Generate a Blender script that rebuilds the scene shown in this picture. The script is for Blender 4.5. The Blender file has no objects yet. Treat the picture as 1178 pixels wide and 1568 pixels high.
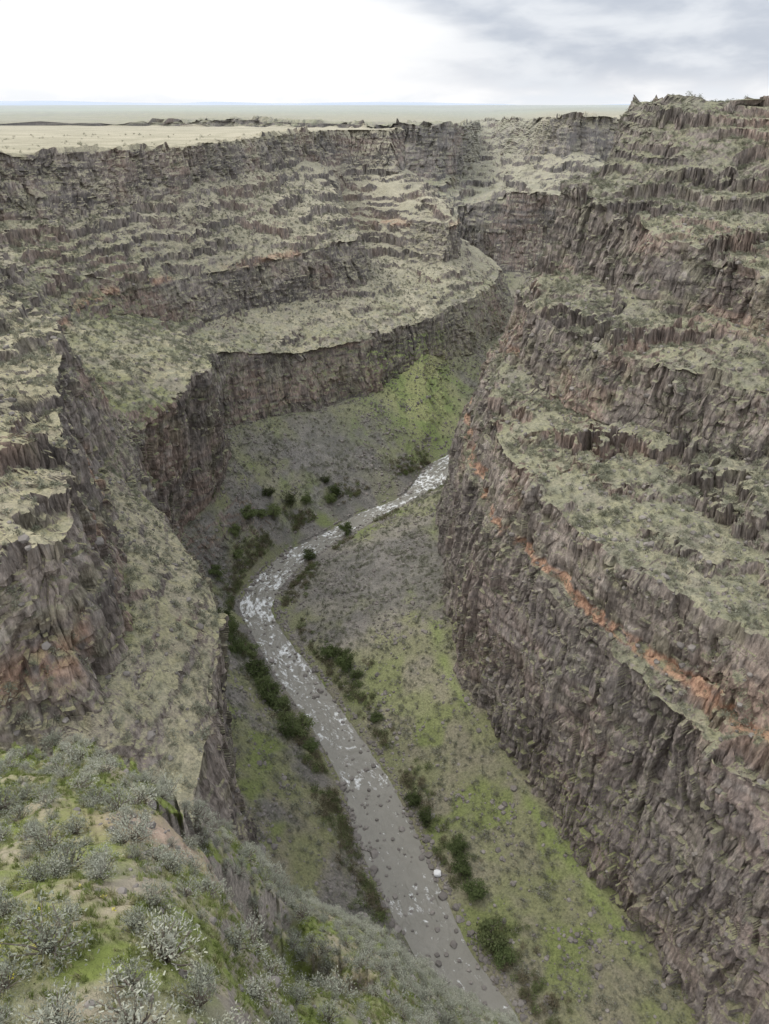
import bpy, math, random, time
import numpy as np
from mathutils import Vector
T0=time.time()
rng=np.random.default_rng(7); random.seed(7)
scene=bpy.context.scene
scene.view_settings.view_transform='Standard'; scene.view_settings.look='None'
scene.view_settings.exposure=0; scene.view_settings.gamma=1

# ------------------------------------------------------------ noise
def _h(ix,iy,iz,s):
    h=(ix*np.uint32(374761393)+iy*np.uint32(668265263)+iz*np.uint32(2246822519)+np.uint32((s*3266489917)&0xffffffff))
    h=(h^(h>>np.uint32(13)))*np.uint32(1274126177)
    h=(h^(h>>np.uint32(15)))*np.uint32(2654435761)
    h=h^(h>>np.uint32(16))
    return h.astype(np.float32)*np.float32(2.0/4294967295.0)-np.float32(1)
def vn(x,y,z,s=0):
    x=np.asarray(x,np.float32);y=np.asarray(y,np.float32);z=np.asarray(z,np.float32)
    x,y,z=np.broadcast_arrays(x,y,z)
    fx=np.floor(x);fy=np.floor(y);fz=np.floor(z)
    ux=x-fx;uy=y-fy;uz=z-fz
    ux=ux*ux*(3-2*ux);uy=uy*uy*(3-2*uy);uz=uz*uz*(3-2*uz)
    ix=fx.astype(np.int32).astype(np.uint32);iy=fy.astype(np.int32).astype(np.uint32);iz=fz.astype(np.int32).astype(np.uint32)
    o=np.uint32(1)
    def L(a,b,t): return a+(b-a)*t
    c0=L(L(_h(ix,iy,iz,s),_h(ix+o,iy,iz,s),ux),L(_h(ix,iy+o,iz,s),_h(ix+o,iy+o,iz,s),ux),uy)
    c1=L(L(_h(ix,iy,iz+o,s),_h(ix+o,iy,iz+o,s),ux),L(_h(ix,iy+o,iz+o,s),_h(ix+o,iy+o,iz+o,s),ux),uy)
    return L(c0,c1,uz)
def fbm(x,y,z,s=0,o=4,g=.5):
    r=0;a=1;t=0
    for i in range(o):
        r=r+a*vn(x,y,z,s+i);t+=a;a*=g
        x=x*2.03;y=y*2.03;z=z*2.03
    return r/t
def worley(x,y,s):
    x=x.astype(np.float32);y=y.astype(np.float32)
    fx=np.floor(x);fy=np.floor(y); best=np.full(x.shape,9,np.float32); idr=np.zeros(x.shape,np.float32)
    z0=np.zeros(x.shape,np.uint32)
    for dx in (-1,0,1):
        for dy in (-1,0,1):
            cx=(fx+dx);cy=(fy+dy); ix=cx.astype(np.int32).astype(np.uint32);iy=cy.astype(np.int32).astype(np.uint32)
            jx=_h(ix,iy,z0,s)*.5+.5; jy=_h(ix,iy,z0,s+1)*.5+.5
            d=(cx+jx-x)**2+(cy+jy-y)**2; m=d<best
            best=np.where(m,d,best); idr=np.where(m,_h(ix,iy,z0,s+2),idr)
    return np.sqrt(best),idr
def ss(a,b,x):
    t=np.clip((x-a)/(b-a),0,1); return t*t*(3-2*t)
def mixc(a,b,f):
    return a+(b-a)*f[...,None]
def C3(*c): return np.array(c,np.float32)

# ------------------------------------------------------------ nodes helper
class NT:
    def __init__(s,tree): s.t=tree; s.n=tree.nodes; s.l=tree.links
    def new(s,typ,**k):
        n=s.n.new(typ)
        for a,b in k.items(): setattr(n,a,b)
        return n
    def link(s,a,b): s.l.new(a,b)
    def put(s,sock,v):
        if isinstance(v,bpy.types.NodeSocket): s.link(v,sock)
        elif v is not None:
            if isinstance(v,(tuple,list)) and len(v)==3 and sock.type=='RGBA': v=(*v,1)
            sock.default_value=v
    def math(s,op,a,b=None,c=None,clamp=False):
        n=s.new('ShaderNodeMath',operation=op); n.use_clamp=clamp
        s.put(n.inputs[0],a); s.put(n.inputs[1],b)
        if c is not None: s.put(n.inputs[2],c)
        return n.outputs[0]
    def mix(s,f,a,b,bt='MIX'):
        n=s.new('ShaderNodeMix',data_type='RGBA',blend_type=bt)
        s.put(n.inputs[0],f); s.put(n.inputs[6],a); s.put(n.inputs[7],b); return n.outputs[2]
    def pos(s): return s.new('ShaderNodeNewGeometry').outputs['Position']
    def vmul(s,v,m):
        n=s.new('ShaderNodeVectorMath',operation='MULTIPLY'); s.link(v,n.inputs[0]); n.inputs[1].default_value=m; return n.outputs[0]
    def noise(s,v,scale,det=4,rough=.55,dist=0):
        n=s.new('ShaderNodeTexNoise'); s.link(v,n.inputs['Vector']); n.inputs['Scale'].default_value=scale
        n.inputs['Detail'].default_value=det; n.inputs['Roughness'].default_value=rough; n.inputs['Distortion'].default_value=dist
        return n.outputs['Fac']
    def ramp(s,f,stops):
        n=s.new('ShaderNodeValToRGB'); s.link(f,n.inputs[0]); e=n.color_ramp.elements
        while len(e)<len(stops): e.new(.5)
        for i,(p,c) in enumerate(stops):
            e[i].position=p; e[i].color=(*c,1) if len(c)==3 else c
        return n.outputs[0]
    def sm(s,f,a,b):
        n=s.new('ShaderNodeMapRange',interpolation_type='SMOOTHSTEP'); s.put(n.inputs[0],f)
        n.inputs[1].default_value=a;n.inputs[2].default_value=b; return n.outputs[0]
    def attrc(s,name):
        n=s.new('ShaderNodeAttribute'); n.attribute_name=name; return n.outputs['Color']
    def attr(s,name):
        sp=s.new('ShaderNodeSeparateColor'); s.link(s.attrc(name),sp.inputs[0]); return sp.outputs
def newmat(name):
    m=bpy.data.materials.new(name); m.use_nodes=True; t=m.node_tree
    b=t.nodes['Principled BSDF']; b.inputs['Roughness'].default_value=.95
    b.inputs['Specular IOR Level'].default_value=.1
    return m,NT(t),b

def terrain_mat(name,veg_lo=.46,veg_hi=.66):
    m,n,b=newmat(name)
    g=n.new('ShaderNodeNewGeometry'); P=g.outputs['Position']
    sx=n.new('ShaderNodeSeparateXYZ'); n.link(g.outputs['Normal'],sx.inputs[0]); nz=sx.outputs[2]
    RC=n.attrc('rockcol'); VC=n.attrc('vegcol'); X=n.attr('mask')  # veg bias, haze
    col=n.noise(n.vmul(P,(1,1,.30)),.95,6,.70)
    fine=n.noise(P,1.35,5,.76)
    rock=n.mix(1,RC,n.ramp(col,[(.32,(.32,.31,.30)),(.43,(.69,.68,.67)),(.53,(1.0,1.0,1.0)),(.68,(1.5,1.47,1.43))]),'MULTIPLY')
    veg=n.mix(1,VC,n.ramp(fine,[(.34,(.52,.53,.50)),(.45,(.83,.84,.81)),(.56,(1.04,1.03,.99)),(.70,(1.35,1.31,1.26))]),'MULTIPLY')
    vf=n.sm(n.math('ADD',n.math('ADD',nz,X[0]),n.math('MULTIPLY',n.math('ADD',fine,col),.45)),veg_lo+.45,veg_hi+.45)
    c=n.mix(vf,rock,veg)
    c=n.mix(X[1],c,(.38,.41,.44))  # bluish grey mixed into the base colour to imitate distant haze
    n.put(b.inputs['Base Color'],c)
    hh=n.math('ADD',n.math('MULTIPLY',col,1.5),n.math('MULTIPLY',fine,.8))
    bp=n.new('ShaderNodeBump'); bp.inputs['Strength'].default_value=.65; bp.inputs['Distance'].default_value=.7
    n.link(hh,bp.inputs['Height']); n.link(bp.outputs[0],b.inputs['Normal'])
    return m

def grid_obj(name,P,mat,flip=False,smooth=True,**attrs):
    U,V=P.shape[:2]
    idx=np.arange(U*V,dtype=np.int32).reshape(U,V)
    q=np.stack([idx[:-1,:-1],idx[1:,:-1],idx[1:,1:],idx[:-1,1:]],-1).reshape(-1,4)
    if flip: q=q[:,::-1]
    me=bpy.data.meshes.new(name)
    me.vertices.add(U*V); me.vertices.foreach_set('co',P.reshape(-1).astype(np.float32))
    nf=len(q); me.loops.add(nf*4); me.loops.foreach_set('vertex_index',q.reshape(-1).astype(np.int32))
    me.polygons.add(nf); me.polygons.foreach_set('loop_start',np.arange(0,nf*4,4,dtype=np.int32))
    me.update(calc_edges=True)
    me.polygons.foreach_set('use_smooth',np.full(nf,smooth))
    for nm,a in attrs.items():
        at=me.attributes.new(nm,'FLOAT_COLOR','POINT')
        c=np.ones((U*V,4),np.float32); c[:,:3]=a.reshape(-1,3); at.data.foreach_set('color',c.reshape(-1))
    me.materials.append(mat)
    ob=bpy.data.objects.new(name,me); scene.collection.objects.link(ob)
    return ob

def catmull(K,counts):
    S=K.shape[0]; out=[]
    for i in range(S-1):
        p0=K[max(i-1,0)];p1=K[i];p2=K[i+1];p3=K[min(i+2,S-1)]
        t=(np.arange(counts[i])/counts[i])[:,None,None]
        c=.5*((2*p1)+(-p0+p2)*t+(2*p0-5*p1+4*p2-p3)*t**2+(-p0+3*p1-3*p2+p3)*t**3)
        l=p1+(p2-p1)*t
        out.append(.75*c+.25*l)
    out.append(K[-1][None]); return np.concatenate(out,0)
def rows(Q,counts,geo_last=True):
    out=[]; L=Q.shape[1]; seg=[]
    for j in range(L-1):
        t=np.arange(counts[j])/counts[j]
        if geo_last and j==L-2: t=(np.exp(t*5.0)-1)/(math.exp(5.0)-1)
        t=t[None,:,None]
        out.append(Q[:,j:j+1]+(Q[:,j+1:j+2]-Q[:,j:j+1])*t); seg+= [j+k/counts[j] for k in range(counts[j])]
    out.append(Q[:,-1:]); seg.append(L-1)
    return np.concatenate(out,1),np.array(seg)
def normals(P,flip):
    du=np.gradient(P,axis=0);dv=np.gradient(P,axis=1)
    n=np.cross(du,dv); 
    if flip:n=-n
    a=np.linalg.norm(n,axis=2); return n/np.maximum(a,1e-6)[...,None],a
def displace(P,seg,flip,iA,iM,amp=1.0,ledge=None,sc=1.0,csz=2.4):
    n,a=normals(P,flip)
    nz=n[...,2]
    cliff=1-ss(.42,.80,nz)
    fade=ss(iA,iA+.5,seg)[None,:]
    top=1-ss(iM-.02,iM+.12,seg)[None,:]
    x,y,z=P[...,0]/sc,P[...,1]/sc,P[...,2]/sc
    nh=n.copy(); nh[...,2]=0; nh/=np.maximum(np.linalg.norm(nh,axis=2),1e-4)[...,None]
    hi=ss(iA+1,iA+1.2,seg)[None]
    big=5.5*fbm(x/34,y/34,z/70,3,3)
    mid=3.6*fbm(x/10,y/10,z/30,11,3)
    cx=x+1.6*vn(x/6,y/6,z/6,90)+.4*vn(x/1.5,y/1.5,z/2,92); cy=y+1.6*vn(x/6,y/6,z/6,91)+.4*vn(x/1.5,y/1.5,z/2,93)
    F,cid=worley(cx/csz,cy/csz,400)
    zi=np.floor(z/7+cid*3.7).astype(np.int32).astype(np.uint32); ci=(cid*30000+40000).astype(np.int32).astype(np.uint32)
    blk=_h(ci,zi,np.zeros_like(zi),9)
    F2,cid2=worley(cx/(csz*.42)+7,cy/(csz*.42),450)
    colm=1.4*cid+1.0*blk-1.1*F+.4*cid2-.35*F2
    st=1.2*fbm(x/28,y/28,z/6.5,31,3)*ss(-.2,.4,vn(x/30,y/30,z/20,35))+.4*vn(x/5,y/5,z/1.4,37)
    colw=ss(-.45,.05,fbm(x/22,y/22,z/10,95,2))*.75+.25
    d=(big*(.35+.65*cliff)+mid*(.35*hi+(1-.35*hi)*cliff)+(colm*colw+st)*cliff)*fade*top*amp
    Q=P+nh*d[...,None]*sc
    zz=((1.2+1.3*hi)*fbm(x/15,y/15,z/15,41,4)+.6*fbm(x/2.8,y/2.8,z/2.8,47,3))*(1-cliff*.7)*fade*amp*(.12+.88*top)
    Q[...,2]+=zz*sc
    if ledge is None: ledge=.8
    for per,sd,lo,w in ((9.0,51,-.28,.95),(4.4,61,-.2,.8)):
        per=per*sc
        lm=ss(lo,lo+.3,fbm(x/18,y/18,z/9,sd,3))*ledge*hi*top
        f=Q[...,2]/per+.7*vn(x/33,y/33,0,sd+4)+.3*fbm(x/8,y/8,z/8,sd+6,2)+.10*cid
        fr=f-np.floor(f); st2=np.floor(f)+ss(.38,.58,fr)
        Q[...,2]+=(st2-f)*per*lm*(1-cliff)*w
        ribs=(.8*cid+.5*cid2-.5*F)*lm*(1-cliff)*ss(.25,.45,fr)*ss(.8,.6,fr)
        Q+=nh*(ribs*top*fade)[...,None]*sc*1.2
    return Q,cliff
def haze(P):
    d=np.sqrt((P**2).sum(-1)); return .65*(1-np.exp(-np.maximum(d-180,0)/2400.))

# ------------------------------------------------------------ canyon stations (metres, camera at origin)
# levels: A bank, C cliff foot, D cliff top, E foot, F top, G foot, H rim, M plateau
Lst=[
[(40,60),(0,55,-182),(-10,50,-119),(-90,40,-98),(-110,40,-74),(-150,40,-50),(-170,40,-14),(-3000,-900,-16)],
[(16,103),(-28,100,-181),(-34,92,-119),(-100,80,-98),(-112,92,-74),(-150,105,-50),(-170,115,-14),(-3000,-500,-16)],
[(5,124),(-36,128,-180),(-37,112,-119),(-60,103,-102),(-64,114,-73),(-150,140,-50),(-200,130,-14),(-3000,-300,-16)],
[(-9,154),(-43,150,-178),(-40,130,-118),(-56,113,-103),(-61,121,-73),(-150,165,-50),(-215,160,-15),(-3000,-200,-17)],
[(-15,177),(-50,172,-177),(-42,150,-117),(-56,131,-103),(-63,138,-72),(-150,190,-50),(-225,200,-17),(-3000,-100,-18)],
[(-28,204),(-59,195,-175),(-47,169,-116),(-62,152,-102),(-71,156,-70),(-150,215,-51),(-235,240,-18),(-3000,0,-20)],
[(-47,237),(-72,222,-174),(-58,189,-114),(-72,176,-101),(-82,180,-67),(-150,240,-52),(-240,280,-19),(-3000,100,-21)],
[(-64,272),(-85,250,-172),(-79,224,-112),(-86,219,-97),(-96,222,-63),(-160,265,-50),(-245,310,-20),(-3000,180,-22)],
[(-66,285),(-90,272,-170),(-90,257,-108),(-99,252,-94),(-116,252,-63),(-180,300,-50),(-240,345,-20),(-3000,240,-22)],
[(-63,298),(-86,300,-166),(-83,289,-101),(-130,288,-88),(-148,293,-64),(-190,345,-52),(-225,375,-20),(-3000,300,-22)],
[(-52,322),(-76,330,-162),(-74,314,-100),(-138,335,-88),(-160,350,-64),(-195,380,-50),(-205,398,-21),(-3000,350,-22)],
[(-42,334),(-80,352,-158),(-84,349,-106),(-134,376,-92),(-142,382,-76),(-184,398,-52),(-190,409,-22),(-3000,400,-22)],
[(-31,345),(-86,378,-156),(-90,383,-114),(-124,398,-100),(-128,403,-82),(-152,428,-52),(-158,438,-22),(-3000,450,-22)],
[(-17,363),(-64,400,-158),(-66,406,-122),(-110,424,-108),(-113,430,-86),(-120,484,-44),(-118,494,-22),(-3000,500,-22)],
[(0,377),(-41,418,-160),(-41,430,-127),(-76,464,-111),(-78,470,-85),(-92,560,-40),(-96,568,-21),(-3000,550,-22)],
[(12,390),(-12,445,-161),(-12,456,-127),(-40,505,-112),(-43,512,-83),(-76,620,-38),(-77,630,-20),(-3000,600,-22)],
[(20,412),(12,480,-157),(12,488,-127),(-13,541,-112),(-16,558,-83),(-57,668,-40),(-56,680,-20),(-3000,640,-22)],
[(27,430),(27,495,-149),(30,508,-127),(5,600,-112),(-35,665,-85),(-32,712,-45),(-30,722,-20),(-3000,670,-22)],
[(43,446),(47,526,-161),(48,545,-127),(46,600,-108),(50,613,-83),(8,706,-52),(3,722,-20),(-3000,690,-22)],
[(80,490),(74,560,-163),(75,590,-126),(62,635,-108),(60,648,-80),(16,724,-52),(12,736,-20),(-3000,705,-22)],
[(110,560),(112,640,-165),(95,640,-125),(66,690,-108),(62,700,-82),(20,747,-52),(15,757,-21),(-3000,720,-22)],
[(130,650),(120,720,-165),(95,730,-125),(60,760,-108),(50,765,-82),(10,775,-52),(0,785,-21),(-3000,740,-22)],
[(110,760),(60,800,-165),(50,800,-125),(30,808,-108),(20,812,-82),(-40,820,-52),(-60,828,-21),(-3000,760,-22)],
[(-300,930),(-310,905,-165),(-312,903,-125),(-315,900,-108),(-318,898,-82),(-325,890,-52),(-330,885,-21),(-3000,800,-22)],
[(-1500,1000),(-1500,960,-165),(-1500,955,-125),(-1500,950,-108),(-1500,948,-82),(-1500,945,-52),(-1500,940,-21),(-3000,880,-22)],
]
# levels: A C D E F G H I J K L M
Rst=[
[(62,40),(110,20,-190),(118,22,-125),(124,24,-119),(127,25,-104),(160,60,-86),(166,62,-75),(175,80,-62),(178,82,-55),(215,110,-25),(230,115,4),(2500,-600,10)],
[(34,103),(75,92,-190),(84,96,-125),(92,102,-119),(95,108,-104),(125,155,-86),(128,158,-75),(135,175,-62),(138,180,-54),(175,215,-25),(190,225,4),(2500,-200,10)],
[(23,122),(64,120,-188),(73,118,-125),(80,122,-119),(82,127,-104),(107,190,-88),(109,197,-72),(114,220,-62),(116,228,-48),(140,285,-32),(153,336,2),(2500,300,9)],
[(10,159),(50,150,-187),(57,148,-123),(60,151,-118),(62,156,-103),(84,212,-90),(88,217,-70),(98,255,-60),(100,262,-42),(124,308,-29),(136,340,1),(2500,450,8)],
[(0,183),(40,177,-185),(47,176,-122),(49,178,-118),(51,181,-102),(68,230,-90),(73,236,-70),(85,280,-60),(88,286,-38),(108,328,-27),(122,350,0),(2500,550,6)],
[(-23,225),(27,215,-182),(34,215,-121),(36,216,-117),(39,219,-100),(55,260,-89),(60,266,-69),(74,305,-59),(78,312,-35),(98,343,-27),(110,362,0),(2500,650,4)],
[(-50,275),(25,255,-180),(30,258,-120),(32,259,-117),(37,262,-98),(49,290,-87),(54,294,-68),(68,318,-58),(72,325,-33),(92,352,-26),(107,370,0),(2500,700,2)],
[(-38,316),(28,300,-180),(34,300,-120),(36,301,-117),(42,306,-98),(49,311,-86),(55,317,-69),(68,330,-58),(74,340,-33),(94,362,-25),(110,380,0),(2500,740,0)],
[(4,367),(32,345,-180),(40,330,-120),(42,330,-117),(48,328,-98),(58,330,-84),(62,332,-72),(76,342,-58),(82,350,-36),(102,370,-22),(120,392,0),(2500,780,-2)],
[(45,410),(60,385,-178),(66,365,-120),(68,363,-117),(74,358,-98),(84,356,-84),(90,356,-72),(100,362,-58),(106,368,-36),(125,385,-22),(140,402,-1),(2500,820,-4)],
[(110,480),(140,450,-178),(148,430,-120),(150,428,-117),(158,424,-98),(166,422,-84),(170,420,-72),(178,420,-58),(182,420,-36),(195,425,-22),(205,430,-4),(2500,850,-8)],
[(150,560),(200,540,-175),(206,535,-120),(208,534,-117),(215,530,-98),(222,528,-84),(226,526,-72),(232,525,-58),(236,524,-36),(246,524,-25),(255,524,-12),(2500,900,-15)],
[(165,680),(230,690,-172),(240,690,-120),(242,690,-117),(250,690,-98),(258,690,-84),(262,690,-72),(270,690,-58),(274,690,-40),(285,690,-30),(295,690,-20),(2500,950,-20)],
[(190,790),(290,800,-165),(310,800,-120),(314,800,-117),(322,800,-98),(330,800,-84),(336,800,-72),(344,800,-58),(350,800,-45),(360,800,-35),(372,800,-22),(2500,1000,-22)],
]
# far wall, going left to right: A C D G H M
Fst=[
[(-1500,1005),(-1500,1040,-160),(-1500,1060,-85),(-1500,1110,-48),(-1500,1120,-22),(-26000,16000,-40)],
[(-400,960),(-400,990,-160),(-400,1010,-85),(-400,1060,-48),(-395,1068,-22),(-12000,20000,-40)],
[(-200,920),(-200,950,-160),(-195,965,-85),(-190,1000,-52),(-190,1008,-17),(-6000,20000,-40)],
[(-60,880),(-60,910,-160),(-55,925,-90),(-50,945,-66),(-50,955,-20),(-3000,20000,-40)],
[(40,850),(50,872,-155),(52,880,-95),(58,902,-68),(60,915,-20),(-1000,20000,-40)],
[(80,830),(82,862,-155),(84,875,-96),(92,960,-72),(90,985,-22),(600,20000,-40)],
[(112,815),(108,850,-158),(110,864,-90),(140,1180,-66),(150,1330,-24),(2000,20000,-40)],
[(150,800),(145,832,-160),(146,846,-80),(172,1010,-56),(190,1080,-18),(3000,20000,-40)],
[(180,795),(185,825,-160),(188,838,-84),(194,905,-48),(190,917,-13),(4000,20000,-40)],
[(230,800),(240,830,-160),(240,842,-84),(250,900,-46),(250,909,-13),(6000,20000,-40)],
[(320,830),(320,850,-160),(325,862,-80),(345,930,-46),(345,938,-17),(10000,20000,-40)],
[(500,900),(500,920,-160),(505,932,-80),(530,960,-46),(535,970,-21),(24000,18000,-40)],
]
def mk(st,side):
    K=np.array([[(p[0],p[1],-199.2) if len(p)==2 else p for p in s] for s in st],float)
    A=K[:,0]; t=np.gradient(A[:,:2],axis=0); t/=np.linalg.norm(t,axis=1)[:,None]
    nrm=np.stack([t[:,1],-t[:,0]],1)*side
    A0=A.copy(); A0[:,:2]+=nrm*7; A0[:,2]=-204
    return np.concatenate([A0[:,None],K],1)

mt=terrain_mat('canyon_basalt_and_scrub')
sheets={}
K=mk(Lst,1)
cu=[30,60,100,110,100,90,90,80,80,80,80,70,80,90,100,100,100,90,90,80,60,40,30,20]
Q=catmull(K,cu); Pl,segl=rows(Q,[6,80,120,75,85,120,80,60])
lg=np.interp(segl,[0,2,2.2,2.95,3.05,3.95,4.2,9],[0,0,.7,.7,.15,.15,1,1])[None]
lg=lg*(1-.3*ss(330,420,Pl[...,1])*ss(-.25,.15,fbm(Pl[...,0]/45,Pl[...,1]/45,Pl[...,2]/25,701,2)))
lg=np.maximum(lg,.5*ss(3.05,3.2,segl)[None]*ss(330,390,Pl[...,1]))
PL,cl=displace(Pl,segl,False,1,7,1.0,lg,1.0,2.9)
sheets['L']=(PL,cl,segl,False)
K=mk(Rst,-1)
cu=[60,140,170,170,160,150,120,90,70,40,20,15,15]
Q=catmull(K,cu); Pr,segr=rows(Q,[6,110,180,25,65,130,60,80,65,90,80,50])
PR,cr_=displace(Pr,segr,True,1,11.05,.95,.9,1.0,2.3)
sheets['R']=(PR,cr_,segr,True)
K=mk(Fst,-1)
cu=[20,40,60,70,70,70,80,80,80,50,30]
Q=catmull(K,cu); Pf,segf=rows(Q,[4,20,90,110,80,110])
PF,cf=displace(Pf,segf,False,1,5,1.1,.65,1.6,3.0)
far=ss(1400,6000,PF[...,1])
PF[...,2]+=far*14*fbm(PF[...,0]/1500,PF[...,1]/2500,0,71,3)
sheets['F']=(PF,cf,segf,False)
print('disp',time.time()-T0)

def colours(key):
    P,cliff,seg,flip=sheets[key]; x,y,z=P[...,0],P[...,1],P[...,2]
    floor=1-ss(-172,-150,z)
    n1=fbm(x/30,y/30,z/30,101,3); n2=fbm(x/11,y/11,z/11,105,4); n3=fbm(x/3.2,y/3.2,z/3.2,107,3); n4=fbm(x/60,y/60,z/5,108,3)
    F,cid=worley(x/2.2,y/2.2,470)
    # rock
    rock=mixc(C3(.17,.147,.129),C3(.265,.228,.198),ss(-.35,.35,n2+.3*n4))
    rock=mixc(rock,C3(.28,.208,.168),.8*ss(0,.4,n1))
    rock=mixc(rock,C3(.14,.124,.114),.65*ss(.05,.35,-n4))
    rock=mixc(rock,C3(.35,.32,.285),.5*ss(.2,.5,n3))
    rock=mixc(rock,C3(.20,.195,.12),.4*ss(.1,.4,fbm(x/6,y/6,z/6,121,3)))
    rock=mixc(rock,C3(.10,.09,.083),.6*ss(.25,.5,-n3))
    rock=rock*(1+.28*cid*cliff)[...,None]
    red=np.zeros_like(x); sg=seg[None]+0*x
    if key=='R':
        low=ss(-120,-130,z)
        rock=mixc(rock,C3(.25,.222,.21),.5*low)
        rock=rock*1.04
        red=.95*ss(3.62,3.8,sg+.2*n2)*ss(4.17,4.06,sg+.15*n2)*ss(-.5,-.1,vn(x/17,y/17,0,111)+.3)*(y<325)
        red=np.maximum(red,.7*ss(5.84,5.94,sg)*ss(6.15,6.03,sg)*ss(.15,.45,vn(x/14,y/14,0,113)))
    if key=='L':
        red=np.exp(-((z+84-3*n1)/1.8)**2)*ss(-.1,.25,vn(x/20,y/20,0,115))*.8*(y>300)
        red=np.maximum(red,.6*np.exp(-((z+90-5*n1)/4)**2)*ss(.0,.35,vn(x/9,y/9,0,117))*(y<260)*cliff)
    red*=ss(-.45,.05,n3)
    rc_=mixc(C3(.31,.17,.115),C3(.45,.29,.20),ss(-.4,.4,n3))
    # vegetation
    g=.38+.55*n1+.5*n2
    if key=='L': g=g-.22*ss(340,430,y)*(z>-130)
    if key=='R': g=g-.02
    straw=mixc(C3(.30,.27,.178),C3(.375,.338,.238),ss(-.3,.3,n3))
    veg=mixc(straw,mixc(C3(.195,.21,.082),C3(.155,.175,.062),ss(-.3,.3,n2)),np.clip(g,0,1))
    veg=mixc(veg,C3(.20,.20,.15),.6*ss(-.15,.25,fbm(x/2.2,y/2.2,z/2.2,131,3)))
    veg=mixc(veg,C3(.23,.20,.17),.65*ss(.05,.35,fbm(x/5,y/5,z/5,135,3)))
    if key=='R': veg=mixc(veg,C3(.217,.216,.17),.45+0*x)
    fl=mixc(C3(.165,.175,.08),C3(.20,.182,.13),ss(-.3,.3,n2)); veg=mixc(veg,fl,.75*floor)
    veg=mixc(veg,C3(.155,.19,.055),floor*.7*ss(.15,.4,fbm(x/16,y/16,0,137,3)))
    tal=floor*ss(.30,.60,.42+.55*n2+.5*n1)
    if key=='R': 
        tal=floor*ss(.35,.65,.2+.5*n2+.7*np.exp(-((x+5)**2+(y-290)**2)/50**2))
        gl=np.exp(-((seg[None]-1.93)/.05)**2)*floor*ss(-.1,.25,n1); veg=mixc(veg,C3(.16,.215,.05),.8*gl); tal=tal*(1-gl)
    dry_sunlit=np.zeros_like(x)
    if key=='L':
        fan=np.exp(-(((x-24-.25*(y-480))/40)**2+((y-478)/46)**2)**2)*(z<-136)*ss(0.15,.4,.75+.5*n1); tal=tal*(1-fan); veg=mixc(veg,mixc(C3(.25,.31,.10),C3(.35,.36,.155),ss(-.3,.3,n2)),fan)
        br=np.exp(-(((x+30)/30)**2+((y-395)/26)**2))*floor*(1-fan); tal=np.maximum(tal,br)
        dry_sunlit=ss(-80,-50,z)*.75+ss(400,480,y)*ss(-126,-112,z)*.75*ss(-.7,.1,n1)+.3*ss(-78,-66,z)*(y<300)
        dry_sunlit=np.maximum(dry_sunlit,.5*ss(2.9,3.1,sg)*ss(4.05,3.9,sg)*(y<210))
        dry_sunlit=np.maximum(dry_sunlit,ss(-25,-21,z)*.85)  # plateau straw also paled to paint in a sunny band
        st=np.exp(-((x+ (y-600)*.42+10+6*n1)/6)**2)*(y>480)*(y<700)*(z>-128); dry_sunlit=np.maximum(dry_sunlit,1.2*st)
    if key=='F':
        dry_sunlit=.45+.5*n1-.35*ss(130,60,x)+.3*ss(120,150,x); dry_sunlit=np.where(y>1050,.45+.6*fbm(x/900,y/1500,0,77,3),dry_sunlit)  # paler colour on the right imitates sun on the far slope
    if key=='R': dry_sunlit=.3*ss(-.1,.4,n1)
    veg=mixc(veg,mixc(C3(.14,.13,.122),C3(.205,.188,.175),ss(-.3,.4,n3)),.9*tal)
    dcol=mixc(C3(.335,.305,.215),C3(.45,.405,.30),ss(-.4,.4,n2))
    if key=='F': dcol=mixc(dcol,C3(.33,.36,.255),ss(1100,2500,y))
    veg=mixc(veg,dcol,np.clip(dry_sunlit,0,1)*(.78+.22*ss(-22.5,-21,z)))
    rock=mixc(rock,rc_,red); veg=mixc(veg,rc_,red*.9)
    vb=np.zeros_like(x)-.06*(key=='R')+.12*floor+.25*ss(-25,-21,z)*(key!='R')+(.08*ss(300,400,y)-.05*ss(260,200,y))*(key=='L')+.06*(key=='F')
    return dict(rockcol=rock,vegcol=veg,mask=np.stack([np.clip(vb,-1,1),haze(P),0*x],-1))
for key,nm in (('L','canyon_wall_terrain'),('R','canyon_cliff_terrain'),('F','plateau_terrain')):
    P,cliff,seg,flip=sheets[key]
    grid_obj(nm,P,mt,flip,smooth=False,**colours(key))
print('sheets',time.time()-T0)

# ------------------------------------------------------------ river
rc=np.array([(60,30),(42,70),(25,103),(14,124),(1,157),(-7,180),(-26,214),(-46,250),(-57,278),(-52,302),(-44,320),(-29,341),(-7,368),(20,395),(38,425),(60,450),(92,490),(125,560),(147,660),(150,770),(60,840),(-300,945),(-1500,1003)],float)
K=np.concatenate([rc,np.zeros((len(rc),1))],1)[:,None]
C=catmull(K,[110]*14+[20]*(len(rc)-15))[:,0]
t=np.gradient(C[:,:2],axis=0); t/=np.linalg.norm(t,axis=1)[:,None]; nr=np.stack([t[:,1],-t[:,0]],1)
W=np.linspace(-15,15,130)
RP=np.zeros((len(C),130,3)); RP[...,:2]=C[:,None,:2]+nr[:,None]*W[None,:,None]
s=np.concatenate([[0],np.cumsum(np.linalg.norm(np.diff(C[:,:2],axis=0),axis=1))])
S=s[:,None]+0*W[None]
yy=C[:,1][:,None]
rap=np.zeros_like(S)+.05
for (cy,w,a) in ((134,6,.6),(180,8,.5),(205,18,.58),(240,20,.74),(275,18,.92),(300,12,.88),(322,10,.85),(345,12,.7),(375,14,.82),(405,22,.95),(440,20,.95)):
    rap=np.maximum(rap,a*np.exp(-((yy-cy)/w)**2))
wx=W[None]+1.5*vn(S/6,W[None]/4,0,200)
fo=fbm(S/2.2,wx/1.1,0,201,5,.66)
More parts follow.
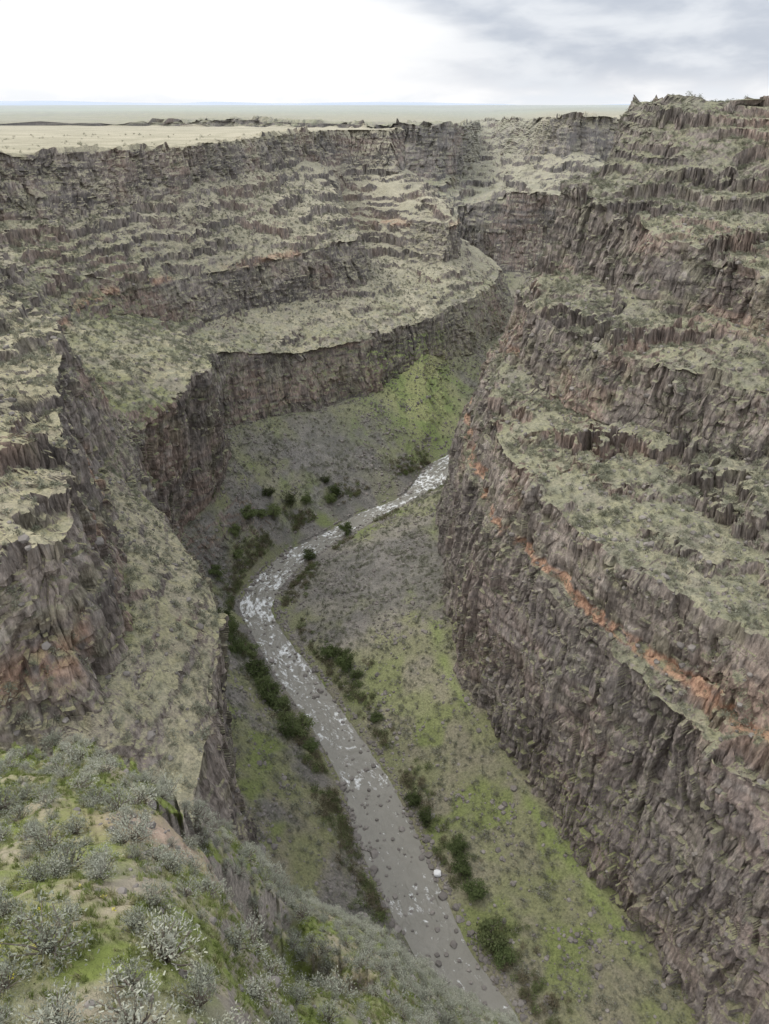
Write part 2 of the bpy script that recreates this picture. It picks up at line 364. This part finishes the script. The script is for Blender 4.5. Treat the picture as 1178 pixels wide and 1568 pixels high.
foam=np.clip(.5+1.35*(fo-.47+.62*rap**1.1),0,1)
RP[...,2]=-199.6+(.10+.6*rap)*fbm(S/2.6,wx/1.6,0,205,4)
m,n,b=newmat('river_water')
A=n.attr('m1'); P=n.pos()
fn=n.noise(P,2.2,5,.8)
ff=n.sm(n.math('ADD',A[0],n.math('MULTIPLY',n.math('SUBTRACT',fn,.5),1.5)),.40,1.1)
n.put(b.inputs['Base Color'],n.mix(ff,n.mix(n.noise(P,.2,3,.5),(.155,.148,.12),(.215,.203,.172)),(.68,.69,.68)))
n.put(b.inputs['Roughness'],n.math('ADD',n.math('MULTIPLY',ff,.5),.25)); b.inputs['Specular IOR Level'].default_value=.5
bp=n.new('ShaderNodeBump'); bp.inputs['Strength'].default_value=.6; bp.inputs['Distance'].default_value=.3
n.link(fn,bp.inputs['Height']); n.link(bp.outputs[0],b.inputs['Normal'])
z0=np.zeros_like(S)
grid_obj('river',RP,m,True,m1=np.stack([foam,z0,z0],-1))

# ------------------------------------------------------------ foreground hillside (polar sheet round the lookout)
az=np.radians(np.array([-120,-60,-35,-27,-23.5,-20,-15.9,-11.6,-.7,8,17.6,26,40,90]))
sl=np.array([.45,.5,.60,.66,.71,.81,1.0,1.19,1.36,1.58,1.66,2.3,3.0,3.0])
re=np.array([30,25,17.9,16,14.5,13.8,18.2,19.3,20.5,21.5,22,17,12,10])
AZ=np.radians(np.concatenate([np.linspace(-120,-46,60,endpoint=False),np.linspace(-46,28,700,endpoint=False),np.linspace(28,90,30)]))
s_=np.interp(AZ,az,sl); r_=np.interp(AZ,az,re)
r_=r_*(1+.05*vn(np.degrees(AZ)/1.6,0*AZ,0,340)+.04*vn(np.degrees(AZ)/.5,0*AZ,0,341))
tt=np.concatenate([np.linspace(0,.12,10,endpoint=False),np.linspace(.12,1,440,endpoint=False),1+np.linspace(0,1,120)])
R=np.where(tt[None]<=1,tt[None]*r_[:,None],r_[:,None]+(tt[None]-1)*14)
X=np.sin(AZ)[:,None]*R; Y=np.cos(AZ)[:,None]*R
Z=-(4.5*ss(0,2.2,R)+s_[:,None]*R)
Z=np.where(R<2.2,np.minimum(Z,-1.75),Z)
over=np.maximum(tt[None]-1,0)
ze=-(4.5+s_*r_)[:,None]
Z=np.where(tt[None]>1,ze-s_[:,None]*over*2-165*ss(0,1,over**.8),Z)
fadeF=ss(1.5,4,R)
# small rock step below the bare patch of soil
Xr,Yr=X+.5*vn(X/.7,Y/.7,0,333)+.25*vn(X/.25,Y/.25,0,335),Y+.5*vn(X/.7,Y/.7,0,334)
u_=(Xr+3.3)*.80+(Yr-9.6)*.60      # distance across the step
v_=-(Xr+3.3)*.60+(Yr-9.6)*.80
notch=ss(-.25,.25,u_)*ss(4.6,1.6,u_)*ss(-2.8,-1.4,v_)*ss(3.6,2.2,v_)
Z-=2.7*notch
Z+=fadeF*(.9*fbm(X/4,Y/4,Z/8,301,3)+.32*fbm(X/.9,Y/.9,Z/2,305,4))
ovc=ss(0,.15,over)
X=X+ovc*1.2*fbm(X/3,Y/3,Z/6,311,3); Y=Y+ovc*1.2*fbm(X/3,Y/3,Z/6,312,3)
FG=np.stack([X,Y,Z],-1)
dirt=np.exp(-((X+4.2)**2/1.6+(Y-9.3)**2/.7))
rk=ss(.1,.5,fbm(X/1.6,Y/1.6,Z/3,341,4))
m,n,b=newmat('hillside_grass_and_soil')
g=n.new('ShaderNodeNewGeometry'); P=g.outputs['Position']; sx=n.new('ShaderNodeSeparateXYZ'); n.link(g.outputs['Normal'],sx.inputs[0])
A=n.attr('m1'); f1=n.noise(P,.7,4,.65); f2=n.noise(P,7,5,.75)
veg=n.mix(n.sm(f1,.38,.58),(.34,.30,.21),(.19,.225,.065))
veg=n.mix(n.sm(f2,.5,.7),veg,(.12,.13,.055))
veg=n.mix(n.math('MULTIPLY',A[1],.7),veg,n.mix(f2,(.16,.14,.115),(.40,.36,.30)))
rockc=n.ramp(f2,[(.3,(.11,.10,.085)),(.5,(.25,.22,.19)),(.7,(.42,.37,.32))])
vf=n.sm(n.math('ADD',sx.outputs[2],n.math('MULTIPLY',n.math('SUBTRACT',f1,.5),.35)),.30,.46)
c=n.mix(vf,rockc,veg); c=n.mix(A[0],c,n.mix(f2,(.30,.22,.165),(.50,.39,.31)))
n.put(b.inputs['Base Color'],c)
bp=n.new('ShaderNodeBump'); bp.inputs['Strength'].default_value=.8; bp.inputs['Distance'].default_value=.12
n.link(f2,bp.inputs['Height']); n.link(bp.outputs[0],b.inputs['Normal'])
grid_obj('foreground_hillside',FG,m,False,m1=np.stack([dirt,rk,0*X],-1))
print('fg',time.time()-T0)

# ------------------------------------------------------------ distant hills
hx=np.linspace(-26000,26000,500); hv=np.linspace(0,1,12)
HX=hx[:,None]+0*hv; HY=19000-HX**2/80000+hv[None]*1500
hh=(40+120*ss(-.2,.7,fbm(HX/6000,0*HX,0,401,4)))*ss(4000,-9000,HX)+60*ss(-.3,.5,fbm(HX/4000,0*HX,3,403,3))
HZ=-45+hh*np.sin(np.pi*hv[None]*.5)
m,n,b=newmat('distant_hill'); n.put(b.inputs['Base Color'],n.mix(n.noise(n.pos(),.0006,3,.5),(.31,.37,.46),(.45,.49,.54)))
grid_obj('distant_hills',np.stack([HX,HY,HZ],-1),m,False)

# ------------------------------------------------------------ scatter tools
def mesh_from(name,V,F,mats,mi=None,smooth=False):
    me=bpy.data.meshes.new(name); me.from_pydata([tuple(v) for v in V],[],[tuple(f) for f in F])
    for mm in mats: me.materials.append(mm)
    if mi is not None: me.polygons.foreach_set('material_index',np.array(mi,np.int32))
    if smooth: me.polygons.foreach_set('use_smooth',np.ones(len(F),bool))
    me.update(); return me
def scatter(parent,name,pts,size,child_mesh,tilt=.25):
    N=len(pts)
    if N==0:return
    a=rng.uniform(0,2*np.pi,N); t=rng.normal(0,tilt,(N,2))
    nn=np.stack([t[:,0],t[:,1],np.ones(N)],1); nn/=np.linalg.norm(nn,axis=1)[:,None]
    e=np.stack([np.cos(a),np.sin(a),np.zeros(N)],1); e-=nn*(e*nn).sum(1)[:,None]; e/=np.linalg.norm(e,axis=1)[:,None]
    f=np.cross(nn,e); h=(size/2)[:,None]
    V=np.stack([pts-e*h-f*h,pts+e*h-f*h,pts+e*h+f*h,pts-e*h+f*h],1).reshape(-1,3)
    me=bpy.data.meshes.new(name)
    me.vertices.add(4*N); me.vertices.foreach_set('co',V.reshape(-1).astype(np.float32))
    me.loops.add(4*N); me.loops.foreach_set('vertex_index',np.arange(4*N,dtype=np.int32))
    me.polygons.add(N); me.polygons.foreach_set('loop_start',np.arange(0,4*N,4,dtype=np.int32)); me.update(calc_edges=True)
    o=bpy.data.objects.new(name,me); scene.collection.objects.link(o); o.parent=parent
    o.instance_type='FACES'; o.use_instance_faces_scale=True; o.show_instancer_for_render=False; o.show_instancer_for_viewport=False
    c=bpy.data.objects.new(name+'_unit',child_mesh); scene.collection.objects.link(c); c.parent=o
def empty(name):
    e=bpy.data.objects.new(name,None); scene.collection.objects.link(e); return e

def leafmat(name,stops):
    m,n,b=newmat(name)
    oi=n.new('ShaderNodeObjectInfo'); P=n.new('ShaderNodeTexCoord').outputs['Object']
    f=n.math('ADD',n.math('MULTIPLY',oi.outputs['Random'],.6),n.math('MULTIPLY',n.noise(P,3.5,1,.5),.4))
    n.put(b.inputs['Base Color'],n.ramp(f,stops)); return m
sage=leafmat('sagebrush_foliage',[(.1,(.19,.20,.15)),(.45,(.28,.29,.23)),(.75,(.35,.355,.29)),(1,(.29,.305,.165))])
sagefar=leafmat('scrub_foliage',[(.1,(.125,.13,.088)),(.45,(.19,.195,.14)),(.8,(.26,.262,.20)),(1,(.205,.22,.11))])
wood,n,b=newmat('twig_wood'); n.put(b.inputs['Base Color'],n.mix(n.noise(n.pos(),6,2),(.14,.115,.095),(.24,.21,.175)))
treel=leafmat('tree_foliage',[(.1,(.06,.075,.03)),(.5,(.09,.115,.045)),(.9,(.14,.16,.07))])
bankm=leafmat('willow_foliage',[(.1,(.13,.105,.075)),(.4,(.145,.13,.08)),(.6,(.11,.135,.055)),(.9,(.14,.17,.065))])
grassm=leafmat('grass_blades',[(.1,(.15,.19,.055)),(.5,(.22,.26,.085)),(.8,(.37,.34,.21)),(1,(.45,.41,.28))])
flower=leafmat('yellow_flower_petals',[(.1,(.45,.40,.05)),(.9,(.58,.52,.08))])

def leaves(V,F,cent,n,size,el,updir=.6,rnd=1.0):
    for i in range(n):
        c=cent[random.randrange(len(cent))]; c=Vector(c)+Vector((random.gauss(0,1),random.gauss(0,1),random.gauss(0,1)))*size*1.3*rnd
        d=Vector((c.x,c.y,c.z*.6+updir*.3))+Vector((random.gauss(0,.35),random.gauss(0,.35),random.gauss(0,.35)))
        if d.length<1e-3:d=Vector((0,0,1))
        d.normalize(); w=d.cross(Vector((random.gauss(0,1),random.gauss(0,1),random.gauss(0,1))));w.normalize()
        L=size*random.uniform(.6,1.3); w=w*L*el; b0=len(V)
        V+= [c-w*.5,c+w*.5,c+d*L+w*.35,c+d*L-w*.35]; F.append((b0,b0+1,b0+2,b0+3))
def stick(V,F,p,q,r0,r1):
    d=(q-p); 
    if d.length<1e-5:return
    d.normalize(); u=d.orthogonal().normalized(); v=d.cross(u); b0=len(V)
    for k in range(4):
        a=k*math.pi/2; o=u*math.cos(a)+v*math.sin(a); V.append(p+o*r0)
    for k in range(4):
        a=k*math.pi/2; o=u*math.cos(a)+v*math.sin(a); V.append(q+o*r1)
    for k in range(4): F.append((b0+k,b0+(k+1)%4,b0+4+(k+1)%4,b0+4+k))
def bush(name,nst,nl,ls,mat,rnd=.75):
    V=[];F=[]; tips=[]
    for i in range(nst):
        a=random.uniform(0,6.283); e=random.uniform(.1,1.4); L=random.uniform(.26,.52)
        d=Vector((math.cos(a)*math.cos(e),math.sin(a)*math.cos(e),math.sin(e)*1.05))
        p=Vector((0,0,-.05)); q=p+d*L*.5+Vector((random.gauss(0,.03),random.gauss(0,.03),.03)); r=p+d*L+Vector((random.gauss(0,.04),random.gauss(0,.04),.07))
        stick(V,F,p,q,.018,.012); stick(V,F,q,r,.012,.005); tips+=[r,r,r,q+(r-q)*.6]
    ns=len(F); leaves(V,F,tips,nl,ls,.4,rnd=rnd)
    return mesh_from(name,V,F,[mat,wood],[1]*ns+[0]*(len(F)-ns))
near=[bush('sagebrush_bush',34,1250,.042,sage,1.1) for i in range(4)]
farb=[bush('scrub_bush',7,70,.19,sagefar) for i in range(3)]
willow=bush('willow_shrub',10,160,.14,bankm)
def tuft(name,nb,mat,fl=False):
    V=[];F=[];mi=[]
    for i in range(nb):
        a=random.uniform(0,6.283); r=random.uniform(0,.3); p=Vector((math.cos(a)*r,math.sin(a)*r,-.03)); 
        q=p+Vector((random.gauss(0,.13),random.gauss(0,.13),random.uniform(.25,.6))); w=Vector((random.gauss(0,1),random.gauss(0,1),0)).normalized()*.016
        m_=(p+q)*.5+Vector((0,0,.04)); b0=len(V)
        V+=[p-w,p+w,m_+w*.8,m_-w*.8,q]; F+=[(b0,b0+1,b0+2,b0+3),(b0+3,b0+2,b0+4)]; mi+=[0,0]
        if fl and i%2==0:
            b0=len(V); s=.05; V+=[q+Vector((-s,-s,0)),q+Vector((s,-s,0)),q+Vector((s,s,.01)),q+Vector((-s,s,.01))];F.append((b0,b0+1,b0+2,b0+3));mi.append(1)
    return mesh_from(name,V,F,[mat,flower],mi)
tufts=[tuft('grass_tuft',36,grassm) for i in range(2)]; ftuft=tuft('flower_tuft',30,grassm,True)
import bmesh
def rockmesh(name,sd,mat,sub=2):
    bm=bmesh.new(); bmesh.ops.create_icosphere(bm,subdivisions=sub,radius=.5)
    co=np.array([v.co[:] for v in bm.verts])
    dd=1+.35*fbm(co[:,0]*2.2+sd*9,co[:,1]*2.2,co[:,2]*2.2,sd,2)
    for v,f in zip(bm.verts,dd):
        v.co=v.co*float(f); v.co.z*=.72
        for ax in range(3):
            v.co[ax]=max(-.40,min(.40-.06*ax,v.co[ax]))
    me=bpy.data.meshes.new(name); bm.to_mesh(me); bm.free(); me.materials.append(mat); return me
rockm,n,b=newmat('basalt_boulder')
oi=n.new('ShaderNodeObjectInfo'); P=n.pos()
n.put(b.inputs['Base Color'],n.mix(n.noise(P,1.5,3,.7),n.ramp(oi.outputs['Random'],[(.0,(.09,.081,.074)),(.6,(.175,.158,.145)),(1,(.29,.265,.24))]),(.19,.174,.156)))
whitem,n,b=newmat('pale_boulder'); n.put(b.inputs['Base Color'],n.mix(n.noise(n.pos(),1.5,4,.7),(.75,.75,.74),(.5,.5,.49)))
rocks=[rockmesh('boulder_mesh',i+1,rockm,1 if i<2 else 2) for i in range(3)]

def pick(key,N,dens):
    P,cliff,seg,flip=sheets[key]; nn,a=normals(P,flip)
    w=(a*dens(P,nn,seg)).reshape(-1); w=np.maximum(w,0); w[~np.isfinite(w)]=0; w/=w.sum()
    i=rng.choice(len(w),N,p=w); pts=P.reshape(-1,3)[i]+rng.normal(0,.12,(N,3))*np.array([1,1,0]); return pts
def vis(P):
    return (P[...,1]>60)&(P[...,1]<620)&(np.abs(P[...,0])<260)
e=empty('canyon_scrub')
def dR(P,nn,seg):
    x,y,z=P[...,0],P[...,1],P[...,2]; return ss(.40,.65,nn[...,2])*vis(P)*(seg>1.15)[None]*(.35+ss(-.1,.4,fbm(x/9,y/9,z/9,501,3)))*(z<8)*np.where(z>-2,.25,1)*np.where(z<-170,.7,1)
def dL(P,nn,seg): return dR(P,nn,seg)*np.where(P[...,2]>-27,.03,1)*(1-.5*ss(380,440,P[...,1]))
ptsR=pick('R',32000,dR); ptsL=pick('L',22000,dL)
pts=np.concatenate([ptsR,ptsL]); k=rng.integers(0,3,len(pts))
sz=rng.lognormal(math.log(1.1),.38,len(pts)); sz=np.clip(sz,.5,2.4)
for i in range(3): scatter(e,'scrub_patch_%d'%i,pts[k==i],sz[k==i],farb[i],.15)
e=empty('talus_rocks')
def dT(P,nn,seg):
    x,y,z=P[...,0],P[...,1],P[...,2]; return vis(P)*(nn[...,2]>.4)*(z<-150)*(seg>1.0)[None]*(.1+ss(-.05,.4,fbm(x/12,y/12,z/12,511,3))+2.5*(z<-198.3))
def dT2(P,nn,seg):
    return vis(P)*(nn[...,2]>.45)*(P[...,2]>-175)*(P[...,2]<-27)*(seg>1.3)[None]*1.0
pts=np.concatenate([pick('R',8000,dT),pick('L',8000,dT),pick('R',8000,dT2),pick('L',5000,dT2)]); k=rng.integers(0,3,len(pts))
sz=np.clip(rng.lognormal(math.log(.8),.5,len(pts)),.3,2.6)
for i in range(3): scatter(e,'talus_patch_%d'%i,pts[k==i],sz[k==i],rocks[i],.4)
e=empty('river_boulders')
NB=2600
ii=rng.integers(60,len(C)-160,NB); w=rng.choice([-1,1],NB)*np.abs(rng.normal(9.8,1.6,NB)); w[:480]=rng.uniform(-9,9,480)
pts=np.stack([C[ii,0]+nr[ii,0]*w,C[ii,1]+nr[ii,1]*w,np.full(NB,-199.6)],1)
sz=np.clip(rng.lognormal(math.log(1.1),.45,NB),.5,3.4); k=rng.integers(0,3,NB)
for i in range(3): scatter(e,'river_rock_%d'%i,pts[k==i],sz[k==i],rocks[i],.3)
e=empty('willow_thicket')
NB=1900
ii=rng.integers(60,len(C)-160,NB); dn=fbm(C[ii,1]/14,0*ii,0,521,2); ii=ii[dn>-.18]; NB=len(ii)
w=np.where(rng.random(NB)<.65,-1,1)*(11+np.abs(rng.normal(0,3.8,NB)))
lows=np.concatenate([sheets[k][0][::2,::2].reshape(-1,3) for k in 'LR']); lows=lows[(lows[:,2]<-150)&(lows[:,1]<470)&(lows[:,1]>60)]
def ground(x,y): 
    j=np.argmin((lows[:,0]-x)**2+(lows[:,1]-y)**2); return max(lows[j,2],-199.8)
px_=C[ii,0]+nr[ii,0]*w; py_=C[ii,1]+nr[ii,1]*w
pts=np.array([(a_,b_,ground(a_,b_)) for a_,b_ in zip(px_,py_)])
scatter(e,'willow_patch',pts,rng.uniform(1.2,3.4,NB),willow,.1)
wb=bpy.data.objects.new('pale_boulder',rockmesh('pale_boulder',5,whitem,3)); scene.collection.objects.link(wb); wb.location=(15.5,143,-198.6); wb.scale=(2.6,2.6,2.2)

# foreground plants
nn,a=normals(FG,False)
def pickF(N,dens):
    w=(a*dens).reshape(-1); w=np.maximum(w,0); w/=w.sum(); i=rng.choice(len(w),N,p=w); return FG.reshape(-1,3)[i]
vf_=((R>2.6)&(tt[None]<1.03)&(AZ[:,None]>math.radians(-60))&(AZ[:,None]<math.radians(30)))*ss(.2,.4,nn[...,2])
cl_=fbm(X/2.2,Y/2.2,Z/4,601,3)
e=empty('sagebrush')
cand=pickF(7000,vf_*(.2+ss(-.15,.35,cl_))*(1-dirt)*(.35+ss(6,13,R)*1.1)*(1-.95*ss(1.0,.2,np.abs(u_))*(np.abs(v_)<2.4))); keep=np.zeros((0,3))
for p in cand:   # spacing so that single bushes stay readable
    if len(keep)==0 or ((keep-p)**2).sum(1).min()>.48**2: keep=np.vstack([keep,p])
    if len(keep)>=1050: break
pts=keep; k=rng.integers(0,4,len(pts)); sz=np.clip(rng.lognormal(math.log(.5),.32,len(pts)),.24,.9)
for i in range(4): scatter(e,'sagebrush_patch_%d'%i,pts[k==i],sz[k==i],near[i],.2)
e=empty('grass')
pts=pickF(21000,vf_*(1-dirt)*(.3+ss(.3,-.3,cl_))*(1-.8*rk)); k=rng.integers(0,2,len(pts)); sz=rng.uniform(.08,.24,len(pts))
for i in range(2): scatter(e,'grass_patch_%d'%i,pts[k==i],sz[k==i],tufts[i],.3)
e=empty('yellow_wildflowers')
pts=pickF(12,vf_*np.exp(-((X+4.3)**2+(Y-5.4)**2)/.6)); scatter(e,'flower_patch',pts,rng.uniform(.08,.14,len(pts)),ftuft,.2)
e=empty('foreground_stones')
pts=pickF(700,vf_*(.1+2*dirt+rk)); scatter(e,'stone_patch',pts,np.clip(rng.lognormal(math.log(.09),.5,700),.04,.28),rocks[2],.4)

# ------------------------------------------------------------ trees
def tree_mesh(sd):
    random.seed(sd); V=[];F=[];tips=[]
    for s in range(3):
        a=random.uniform(0,6.28); p=Vector((0.3*math.cos(a),.3*math.sin(a),-.5)); top=Vector((1.3*math.cos(a),1.3*math.sin(a),random.uniform(3.2,4.8)))
        mid=(p+top)*.5+Vector((random.gauss(0,.25),random.gauss(0,.25),0)); stick(V,F,p,mid,.2,.14); stick(V,F,mid,top,.14,.05)
        for i in range(8):
            t=random.uniform(.25,1); q=p+(top-p)*t; aa=random.uniform(0,6.28); L=random.uniform(1.2,3.1)*(1.15-.5*t)
            r=q+Vector((math.cos(aa)*L,math.sin(aa)*L,random.uniform(.2,1.4))); stick(V,F,q,r,.07,.02); tips+=[r,q+(r-q)*.6]
    ns=len(F)
    for i in range(2100):
        c=tips[random.randrange(len(tips))]; c=c+Vector((random.gauss(0,.5),random.gauss(0,.5),random.gauss(0,.42)))
        d=Vector((random.gauss(0,1),random.gauss(0,1),random.gauss(.4,1))).normalized(); w=d.orthogonal().normalized()*.14; L=random.uniform(.2,.42); b0=len(V)
        V+=[c-w,c+w,c+d*L+w*.5,c+d*L-w*.5];F.append((b0,b0+1,b0+2,b0+3))
    return mesh_from('riverside_tree_mesh',V,F,[treel,wood],[1]*ns+[0]*(len(F)-ns))
tm=[tree_mesh(31+i) for i in range(4)]
trees=[(-27,370,1.5),(-30,364,1.2),(-20,341,1.3),(-38,317,1.4),(-49,350,1.5),(-57,335,1.5),(-66,322,1.6),(-84,314,1.5),(-54,236,1.3),(-50,224,1.5),(-43,212,1.4),(-38,205,1.3),(-30,195,1.6),(-35,199,1.3),(-46,217,1.2),(-15,229,1.4),(-23,239,1.3),(13.5,161,1.1),(22,148,1.2),(23,142,1.1),(28,121,1.5),(30,117,1.2),(-76,285,1.3),(-33,374,1.1),(-61,240,1.2),(-70,300,1.2),
 (-42,207,1.5),(-48,221,1.6),(-58,232,1.3),(-64,247,1.4),(-67,255,1.1),(-75,262,1.2),(-33,191,1.4),(-26,189,1.1),(-72,312,1.4),(-60,345,1.3),(-42,356,1.1),(-62,330,1.2),(-18,235,1.2),(-11,224,1.0),(9,168,1.0),(25,136,1.3),(-3,203,.9),(-88,322,1.3)]
random.seed(5)
for i,(x,y,s) in enumerate(trees):
    o=bpy.data.objects.new('riverside_tree',tm[i%4]); scene.collection.objects.link(o)
    o.location=(x,y,ground(x,y)-.2); o.scale=(s*.88,s*.88,s*random.uniform(.65,1.0)); o.rotation_euler=(0,0,random.uniform(0,6.28))

# ------------------------------------------------------------ light, sky, camera
sd=Vector((-.62,.25,.85)).normalized()
L=bpy.data.lights.new('sun','SUN'); L.energy=1.2; L.angle=math.radians(12); L.color=(1,.95,.88)
lo=bpy.data.objects.new('sun',L); scene.collection.objects.link(lo); lo.rotation_euler=(-sd).to_track_quat('-Z','Y').to_euler()
w=bpy.data.worlds.new('World'); scene.world=w; w.use_nodes=True; n=NT(w.node_tree); bg=w.node_tree.nodes['Background']
sky=n.new('ShaderNodeTexSky',sky_type='NISHITA'); sky.sun_disc=False; sky.sun_elevation=math.asin(sd.z); sky.sun_rotation=math.atan2(sd.x,sd.y)
tc=n.new('ShaderNodeTexCoord').outputs['Generated']; sp=n.new('ShaderNodeSeparateXYZ'); n.link(tc,sp.inputs[0])
cn=n.noise(n.vmul(tc,(1,1,4)),3.2,6,.5,.4)
cn2=n.noise(n.vmul(tc,(1,1,3.4)),9,5,.5,.2)
side=n.sm(n.math('ADD',sp.outputs[0],n.math('MULTIPLY',n.math('SUBTRACT',cn,.5),.5)),-.02,.15)
up=n.sm(n.math('ADD',sp.outputs[2],n.math('MULTIPLY',n.math('SUBTRACT',cn2,.5),.08)),-.015,.035)
f=n.math('MULTIPLY',side,up)
grey=n.mix(n.sm(cn2,.36,.66),(5.9,6.35,7.2),(8.5,8.8,9.3))
cl=n.mix(f,(10.8,10.8,10.9),grey)
hz=n.math('MULTIPLY',n.sm(sp.outputs[2],.035,.0),n.sm(cn2,.4,.6))
cl=n.mix(n.math('MULTIPLY',hz,.4),cl,(7.6,8.3,9.2))
zen=n.math('ADD',1.0,n.math('MULTIPLY',n.sm(sp.outputs[2],.12,.9),1.2))
vm=n.new('ShaderNodeVectorMath',operation='SCALE'); n.link(cl,vm.inputs[0]); n.link(zen,vm.inputs['Scale'])
n.put(bg.inputs[0],n.mix(.95,sky.outputs[0],vm.outputs[0])); bg.inputs[1].default_value=.1
cam=bpy.data.cameras.new('camera'); co=bpy.data.objects.new('camera',cam); scene.collection.objects.link(co)
cam.sensor_fit='VERTICAL'; cam.sensor_height=24; cam.lens=24*1150/1568; cam.clip_start=.1; cam.clip_end=60000
co.location=(0,0,0); co.rotation_euler=(math.radians(90-28.56),0,0)
scene.camera=co
print('total',time.time()-T0)
